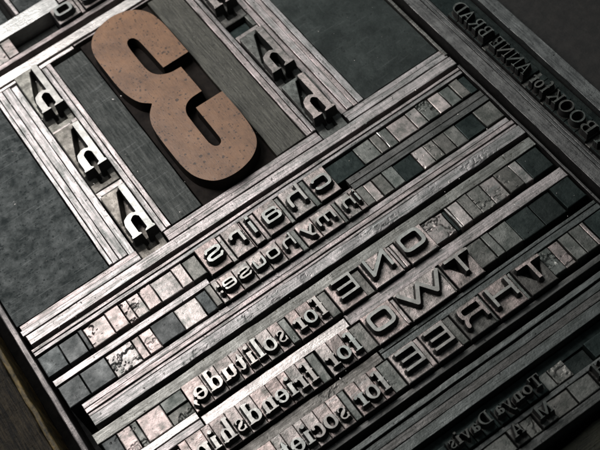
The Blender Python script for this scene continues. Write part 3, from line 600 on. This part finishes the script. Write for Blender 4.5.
def row_quads(spec, y0, y1, rowname, grp):
    names = {'steel': 'dark grey', 'pink': 'pale', 'grey': 'grey', 'dark': 'black inky', 'bright': 'bright'}
    for k, s in enumerate(spec):
        a, b, m = s[:3]; dent = s[3] if len(s) > 3 else 0.0; z = s[4] if len(s) > 4 else random.uniform(-0.06, 0.02)
        wd = 'thin' if b - a < 0.22 else ('narrow' if b - a < 0.5 else 'square')
        quad(a, b, y0, y1, m, '%s %s%s space, %s from the left %s' % (names[m], 'pitted ' if dent else '', wd, ordn(k), rowname), grp, z=z , dent=dent)
row_quads([(-8.58, -7.88, 'steel'), (-7.87, -7.2, 'steel'), (-7.19, -7.05, 'steel'), (-7.04, -6.27, 'pink', 0.14), (-6.26, -5.78, 'pink'), (-5.77, -5.5, 'pink', 0.12), (-5.49, -5.1, 'pink', 0.1), (-5.09, -4.66, 'pink', 0.12), (-4.65, -3.92, 'pink'), (-3.91, -3.55, 'pink'), (-3.54, -3.06, 'grey')],
          0.46, 1.25, 'in the row left of chairs', 'spaces left of chairs')
row_quads([(1.70, 2.78, 'dark', 0, -0.08), (2.79, 3.40, 'grey'), (3.41, 3.70, 'grey'), (3.71, 3.77, 'bright'), (3.78, 4.06, 'grey'), (4.07, 4.80, 'pink', 0.08), (4.81, 5.20, 'pink'), (5.21, 5.66, 'grey', 0.12), (5.67, 6.1, 'pink', 0.08), (6.11, 6.5, 'grey'), (6.51, 6.85, 'grey'), (6.86, 7.12, 'dark')],
          0.50, 1.25, 'in the row right of chairs', 'spaces right of chairs')

# ------------------------------------------------------------------ line: in my house:
GH = 'letters of the line in my house'
y0, y1 = -0.86, -0.02
def wlet(ch, a, b, f, lab, asc=None): sort_u(ch, WIDE, a, b, y0, y1, -0.68, 0.315, lab, GH, f, h=0.014, w=0.035)
wlet('i', 1.72, 1.95, (1.76, 1.88), 'small mirrored letter i at the right end of the house line')
wlet('n', 1.24, 1.71, (1.28, 1.70), 'small mirrored letter n beside the i of the house line')
quad(1.10, 1.23, y0, y1, 'grey', 'thin grey space between the words in and my', z=.05)
wlet('m', 0.32, 1.09, (0.35, 0.98), 'small mirrored letter m of the word my')
wlet('y', -0.23, 0.31, (-0.21, 0.24), 'small mirrored letter y of the word my')
quad(-0.42, -0.24, y0, y1, 'grey', 'thin grey space between the words my and house', z=.05)
for ch, a, b, f in (('h', -0.93, -0.43, (-0.89, -0.46)), ('o', -1.46, -0.94, (-1.44, -1.02)), ('u', -1.97, -1.47, (-1.93, -1.50)), ('s', -2.50, -1.98, (-2.47, -2.02)), ('e', -3.02, -2.51, (-3.01, -2.55)), (':', -3.22, -3.03, (-3.18, -3.04))):
    wlet(ch, a, b, f, 'small mirrored %s of the word house' % ('colon after the last letter' if ch == ':' else 'letter ' + ch))
row_quads([(-8.52, -7.8, 'steel'), (-7.79, -6.94, 'steel', 0, 0.0), (-6.93, -6.06, 'pink', 0.13), (-6.05, -5.80, 'pink'), (-5.79, -5.38, 'pink', 0.05), (-5.37, -4.56, 'steel', 0, 0.02), (-4.55, -3.80, 'pink', 0.05), (-3.79, -3.44, 'steel', 0, 0.0), (-3.43, -3.23, 'grey', 0, 0.1)],
          -0.80, -0.01, 'in the row left of house', 'spaces left of house')
row_quads([(1.97, 2.26, 'grey'), (2.27, 2.56, 'pink'), (2.57, 2.95, 'grey', 0.05), (2.96, 3.36, 'grey'), (3.37, 4.05, 'dark', 0, -0.05), (4.06, 4.50, 'pink', 0.12), (4.51, 4.86, 'grey', .05), (4.87, 5.3, 'grey', 0.05), (5.31, 5.73, 'grey'), (5.74, 6.42, 'dark', 0, -0.08), (6.43, 7.12, 'grey')],
          -0.80, -0.06, 'in the row right of my house', 'spaces right of my house')

# ------------------------------------------------------------------ roman words
def word(txt, xr, widths, yb, yt, base, lab, grp, xh=0.385, sc=1.0):
    x = xr
    count = {}
    for i, (ch, w_) in enumerate(zip(txt, widths)):
        w_ *= sc; adv = sum(ROMAN[c][0] for c in ch)
        fw = min(w_ - 0.015, adv * xh * 0.98); m_ = (w_ - fw) / 2
        nth = ''
        if sum(c == ch for c in txt) > 1:
            count[ch] = count.get(ch, 0) + 1; nth = ('first ', 'second ')[count[ch] - 1]
        what = '%sletter %s' % (nth, ch[0]) + (' and comma' if len(ch) > 1 else '')
        sort_u(ch, ROMAN, x - w_, x, yb, yt, base, xh, 'mirrored serif %s of %s' % (what, lab), grp, (x - w_ + m_, x - m_), h=0.0125, w=0.03)
        x -= w_
    return x
WF = (0.31, 0.41, 0.36)
yb, yt = -3.26, -2.29
word('for', -1.0, WF, yb, yt, -3.13, 'the word for beside ONE', 'letters of the word for beside ONE')
quad(-2.33, -2.09, yb + .1, yt, 'grey', 'plain grey space between for and solitude', z=0.02)
x = word(['s', 'o', 'l', 'i', 't', 'u', 'd', 'e,'], -2.34, (0.36, 0.42, 0.30, 0.28, 0.34, 0.50, 0.50, 0.60), yb, yt, -3.13, 'the word solitude', 'letters of the word solitude')
row_quads([(-8.3, -7.82, 'steel', 0.06), (-7.81, -7.38, 'pink', 0.04), (-7.37, -7.17, 'grey', 0.08), (-7.16, -6.38, 'pink', 0.12)], -3.12, -2.29, 'in the row left of solitude', 'spaces left of solitude')
quad(-6.37, x - 0.01, -2.70, -2.29, 'grey', 'upper dark grey bar space beside the e of solitude', z=0)
quad(-6.37, x - 0.01, -3.12, -2.72, 'grey', 'lower dark grey bar space beside the e of solitude', z=-.05, dent=.08)
yb, yt = -4.74, -3.71
word('for', -0.88, WF, yb, yt, -4.64, 'the word for beside TWO', 'letters of the word for beside TWO', sc=1.03)
quad(-2.33, -2.06, yb + .04, yt, 'grey', 'plain grey space between for and friendship', z=0.02)
x = word(['f', 'r', 'i', 'e', 'n', 'd', 's', 'h', 'i', 'p', ','], -2.35, (0.33, 0.35, 0.27, 0.40, 0.50, 0.50, 0.36, 0.50, 0.27, 0.50, 0.25), yb, yt, -4.64, 'the word friendship', 'letters of the word friendship', sc=1.0)
row_quads([(-8.3, -7.5, 'grey'), (-7.49, x - 0.01, 'pink')], -4.70, -3.75, 'in the row left of friendship', 'spaces left of friendship')
yb, yt = -6.20, -5.17
word('for', -0.95, WF, yb, yt, -6.08, 'the word for beside THREE', 'letters of the word for beside THREE', sc=1.0)
quad(-2.25, -2.04, yb + .04, yt, 'grey', 'plain grey space between for and society', z=0.02)
x = word(['s', 'o', 'c', 'i', 'e', 't', 'y', '.'][:7], -2.27, (0.38, 0.42, 0.38, 0.27, 0.42, 0.32, 0.5), yb, yt, -6.08, 'the word society', 'letters of the word society')
row_quads([(-7.5, -6.4, 'grey'), (-6.39, x - 0.01, 'pink')], yb, yt, 'in the row left of society', 'spaces left of society')

# ------------------------------------------------------------------ ONE, TWO, THREE
def caps(specs, yb, yt, base, word_, mats=None):
    for ch, a, b, f, lab in specs:
        mm = mats.get(ch) if mats else None
        sort_u(ch, WCAPS, a, b, yb, yt, base, 0.64, lab, 'capital letters of %s' % word_, f, mats=mm, h=0.018, w=0.04)
DK = (MT['typedk'], MT['type'], MT['wall'])
caps([('E', -0.68, 0.20, (-0.53, 0.15), 'broad capital E of the word ONE'), ('N', 0.50, 1.50, (0.58, 1.36), 'broad capital N of the word ONE'), ('O', 1.78, 2.73, (1.75, 2.56), 'broad capital O of the word ONE')], -3.28, -2.29, -3.06, 'ONE')
quad(-0.98, -0.69, -3.2, -2.29, 'grey', 'grey space between for and the E of ONE', z=.0)
quad(0.21, 0.49, -3.2, -2.29, 'grey', 'grey space between E and N of ONE', z=-.1)
quad(1.51, 1.62, -3.2, -2.29, 'pink', 'thin pale space between N and O of ONE, first', z=.04)
quad(1.63, 1.77, -3.2, -2.29, 'pink', 'thin pale space between N and O of ONE, second', z=.02)
caps([('O', -0.45, 0.56, (-0.39, 0.39), 'broad capital O of the word TWO'), ('W', 0.71, 2.22, (0.71, 2.16), 'broad capital W of the word TWO'), ('T', 2.33, 3.24, (2.38, 3.22), 'broad capital T of the word TWO')], -4.76, -3.72, -4.56, 'TWO')
quad(-0.86, -0.46, -4.70, -3.75, 'grey', 'grey space between for and the O of TWO', z=.0)
quad(0.57, 0.70, -4.70, -3.75, 'pink', 'thin pale space between O and W of TWO', z=.02)
quad(2.23, 2.32, -4.70, -3.75, 'grey', 'thin grey space between W and T of TWO', z=.0)
caps([('E', -0.52, 0.32, (-0.41, 0.28), 'last capital E of the word THREE'), ('E', 0.50, 1.34, (0.57, 1.27), 'first of the two capital E letters of THREE'), ('R', 1.60, 2.52, (1.68, 2.49), 'broad capital R of the word THREE'), ('H', 2.64, 3.62, (2.70, 3.52), 'broad capital H of the word THREE'), ('T', 3.76, 4.66, (3.82, 4.65), 'broad capital T of the word THREE')],
     -6.20, -5.17, -6.00, 'THREE', {'T': DK, 'R': DK})
quad(-0.94, -0.53, -6.15, -5.17, 'grey', 'grey space between for and the last E of THREE', z=.0)
quad(0.33, 0.49, -6.15, -5.17, 'pink', 'thin pale space between the two E letters of THREE', z=.03)
quad(1.35, 1.59, -6.15, -5.17, 'grey', 'thin grey space between E and R of THREE', z=.0)
quad(2.53, 2.63, -6.15, -5.17, 'grey', 'thin grey space between R and H of THREE', z=.0)
quad(3.63, 3.75, -6.15, -5.17, 'grey', 'thin grey space between H and T of THREE', z=.0)
row_quads([(2.75, 3.50, 'pink', 0.10), (3.51, 3.62, 'dark', 0, -.1), (3.63, 3.71, 'bright'), (3.72, 4.08, 'pink'), (4.09, 4.44, 'grey'), (4.45, 4.92, 'grey', 0.06), (4.93, 5.45, 'pink', .04), (5.46, 6.0, 'grey', 0.05), (6.01, 6.30, 'pink'), (6.31, 7.08, 'dark', 0, -0.05)],
          -3.14, -2.29, 'in the row right of ONE', 'spaces right of ONE')
row_quads([(3.26, 3.84, 'grey'), (3.85, 4.12, 'grey', 0.08), (4.13, 4.76, 'grey'), (4.77, 5.58, 'dark', 0, -0.1), (5.59, 6.36, 'dark', 0, -0.12), (6.37, 7.08, 'dark', 0, 0.02)],
          -4.58, -3.72, 'in the row right of TWO', 'spaces right of TWO')
row_quads([(4.68, 5.1, 'grey', 0.10), (5.11, 5.46, 'pink', .05), (5.47, 5.85, 'grey', 0.06), (5.86, 6.26, 'grey'), (6.27, 6.40, 'pink'), (6.41, 7.12, 'dark')],
          -6.05, -5.18, 'in the row right of THREE', 'spaces right of THREE')

# ------------------------------------------------------------------ small dark signature line and lowest line
DD = (MT['dark'], MT['facedk'], MT['wall'])
FULL = dict(ROMAN); FULL.update(RCAPS)
x = 2.30
row = [('T', .36, 'T of the first name'), ('o', .30, 'o of the first name'), ('n', .34, 'n of the first name'), ('y', .30, 'y of the first name'), ('a', .28, 'a of the first name'), (' ', .12, ''), ('D', .40, 'D of the surname'), ('a', .28, 'a of the surname'), ('v', .30, 'v of the surname'), ('i', .18, 'i of the surname'), ('s', .24, 's of the surname')]
for ch, w_, lab in row:
    if ch == ' ': quad(x - w_, x, -8.62, -8.1, 'dark', 'tiny dark space between the two names of the signature line')
    else: sort_u(ch, FULL, x - w_, x, -8.63, -8.09, -8.48, 0.235, 'small inky letter %s in the signature line' % lab, 'letters of the signature line', mats=DD, h=0.014, w=0.03, z=(0.10, 0.38))
    x -= w_
row_quads([(-8.2, -3, 'dark'), (-2.99, x - 0.01, 'dark')], -8.62, -8.1, 'in the signature row', 'spaces left of the signature')
row_quads([(2.31, 2.62, 'grey'), (2.63, 3.15, 'grey', .08), (3.16, 3.9, 'dark', 0, -.3), (3.91, 4.9, 'dark'), (4.91, 7.8, 'dark')], -8.63, -8.1, 'right of the signature line', 'spaces right of the signature')
def low(ch, a, b, lab): sort_u(ch, FULL, a, b, -9.36, -8.82, -9.22, 0.25, lab, 'letters of the lowest line', mats=(MT['typedk'], MT['facedk'], MT['wall']), h=0.014, w=0.03, z=(0.10, 0.36))
low('H', 3.46, 3.9, 'dark capital H at the right of the lowest line')
row_quads([(2.72, 3.44, 'grey'), (2.03, 2.70, 'grey')], -9.36, -8.82, 'in the lowest line right of M', 'spaces in the lowest line')
low('M', 1.52, 2.01, 'dark capital M in the middle of the lowest line')
quad(1.10, 1.50, -9.36, -8.82, 'grey', 'grey space between M and A in the lowest line', z=-.02, dent=.06)
low('A', 0.68, 1.08, 'dark capital A at the left of the lowest line')
row_quads([(-8.2, -3, 'grey'), (-2.99, -0.4, 'grey'), (-0.39, 0.66, 'grey')], -9.36, -8.82, 'in the lowest line left of A', 'spaces left of the lowest line')
quad(3.92, 7.8, -9.36, -8.82, 'grey', 'long grey space at the right end of the lowest line')

# ------------------------------------------------------------------ sideways title line on the right: A BOOK for ANNE BRAD
def sort_v(ch, y0, y1, label):
    adv, shapes = FULL[ch]
    xh = 0.30; bx = 8.31; kx = (y1 - y0 - 0.02) / adv
    ks = min(kx, xh)
    sdf = lambda X, Y: glyph_sdf(shapes, (Y - y0 - 0.01) / kx, (X - bx) / xh) * ks
    return tag(carve('type_sort', 8.21, 8.95, y0, y1, sdf, 0.10, 0.37, 0.028, 0.0145, (MT['dark'], MT['facedk'], MT['wall']), 'printing_face'), label, 'type sort', 'letters of the sideways title line')
side = [('A', -3.92, -3.40, 'A before BOOK'), (' ', -3.40, -3.18, ''), ('B', -3.18, -2.72, 'B of BOOK'), ('O', -2.72, -2.22, 'lower O of BOOK'), ('O', -2.22, -1.72, 'upper O of BOOK'), ('K', -1.72, -1.28, 'K of BOOK'), (' ', -1.28, -1.14, ''),
        ('f', -1.14, -0.94, 'f of for'), ('o', -0.94, -0.66, 'o of for'), ('r', -0.66, -0.43, 'r of for'), (' ', -0.43, -0.24, ''),
        ('A', -0.24, 0.20, 'A of ANNE'), ('N', 0.20, 0.68, 'lower N of ANNE'), ('N', 0.68, 1.14, 'upper N of ANNE'), ('E', 1.14, 1.52, 'E of ANNE'), (' ', 1.52, 1.72, ''),
        ('B', 1.72, 2.12, 'B of BRAD'), ('R', 2.12, 2.56, 'R of BRAD'), ('A', 2.56, 3.00, 'A of BRAD'), ('D', 3.00, 3.48, 'D of BRAD')]
sp = 0
for ch, a, b, lab in side:
    if ch == ' ':
        tag(block('spacing_quad', 8.21, 8.95, a, b, 0.0, MT['grey']), 'small space %s in the sideways title line' % ('before BOOK', 'between BOOK and for', 'between for and ANNE', 'between ANNE and BRAD')[sp], 'spacing quad', 'spaces of the sideways title'); sp += 1
    else: sort_v(ch, a, b, 'small dark sideways capital or letter %s' % lab)
tag(block('spacing_quad', 8.21, 8.95, 3.5, 8, -0.1, MT['dark']), 'long dark space above BRAD in the sideways line', 'spacing quad')
tag(block('spacing_quad', 8.21, 8.95, -9.4, -3.94, -0.1, MT['dark']), 'long dark space below BOOK in the sideways line', 'spacing quad')

# ------------------------------------------------------------------ crumbs of metal and dried ink lying in the corners
bm = bmesh.new(); rr = random.Random(3)
for k in range(170):
    x = rr.uniform(-8.3, 7.0); y = rr.uniform(-6.3, 10.8)
    if -1.85 < x < 0.8 and 2.7 < y < 10.8: continue
    q = rr.choice((0.010, 0.014, 0.022)); z = 0.045
    mtx = Matrix.Translation((x, y, z + q * 0.3)) @ Matrix.Rotation(rr.uniform(0, 6), 4, 'Z') @ Matrix.Diagonal((q * rr.uniform(0.8, 2.5), q, q * 0.6, 1))
    bmesh.ops.create_icosphere(bm, subdivisions=1, radius=1, matrix=mtx)
for v in bm.verts: v.co += Vector((rr.uniform(-1, 1), rr.uniform(-1, 1), rr.uniform(-1, 1))) * 0.003
me = bpy.data.meshes.new('metal_crumbs'); bm.to_mesh(me); bm.free(); me.materials.append(MT['face'])
tag(link('metal_crumbs', me, (0, 0, 0)), 'tiny bright metal crumbs scattered over the locked type', 'crumbs', kind='stuff')
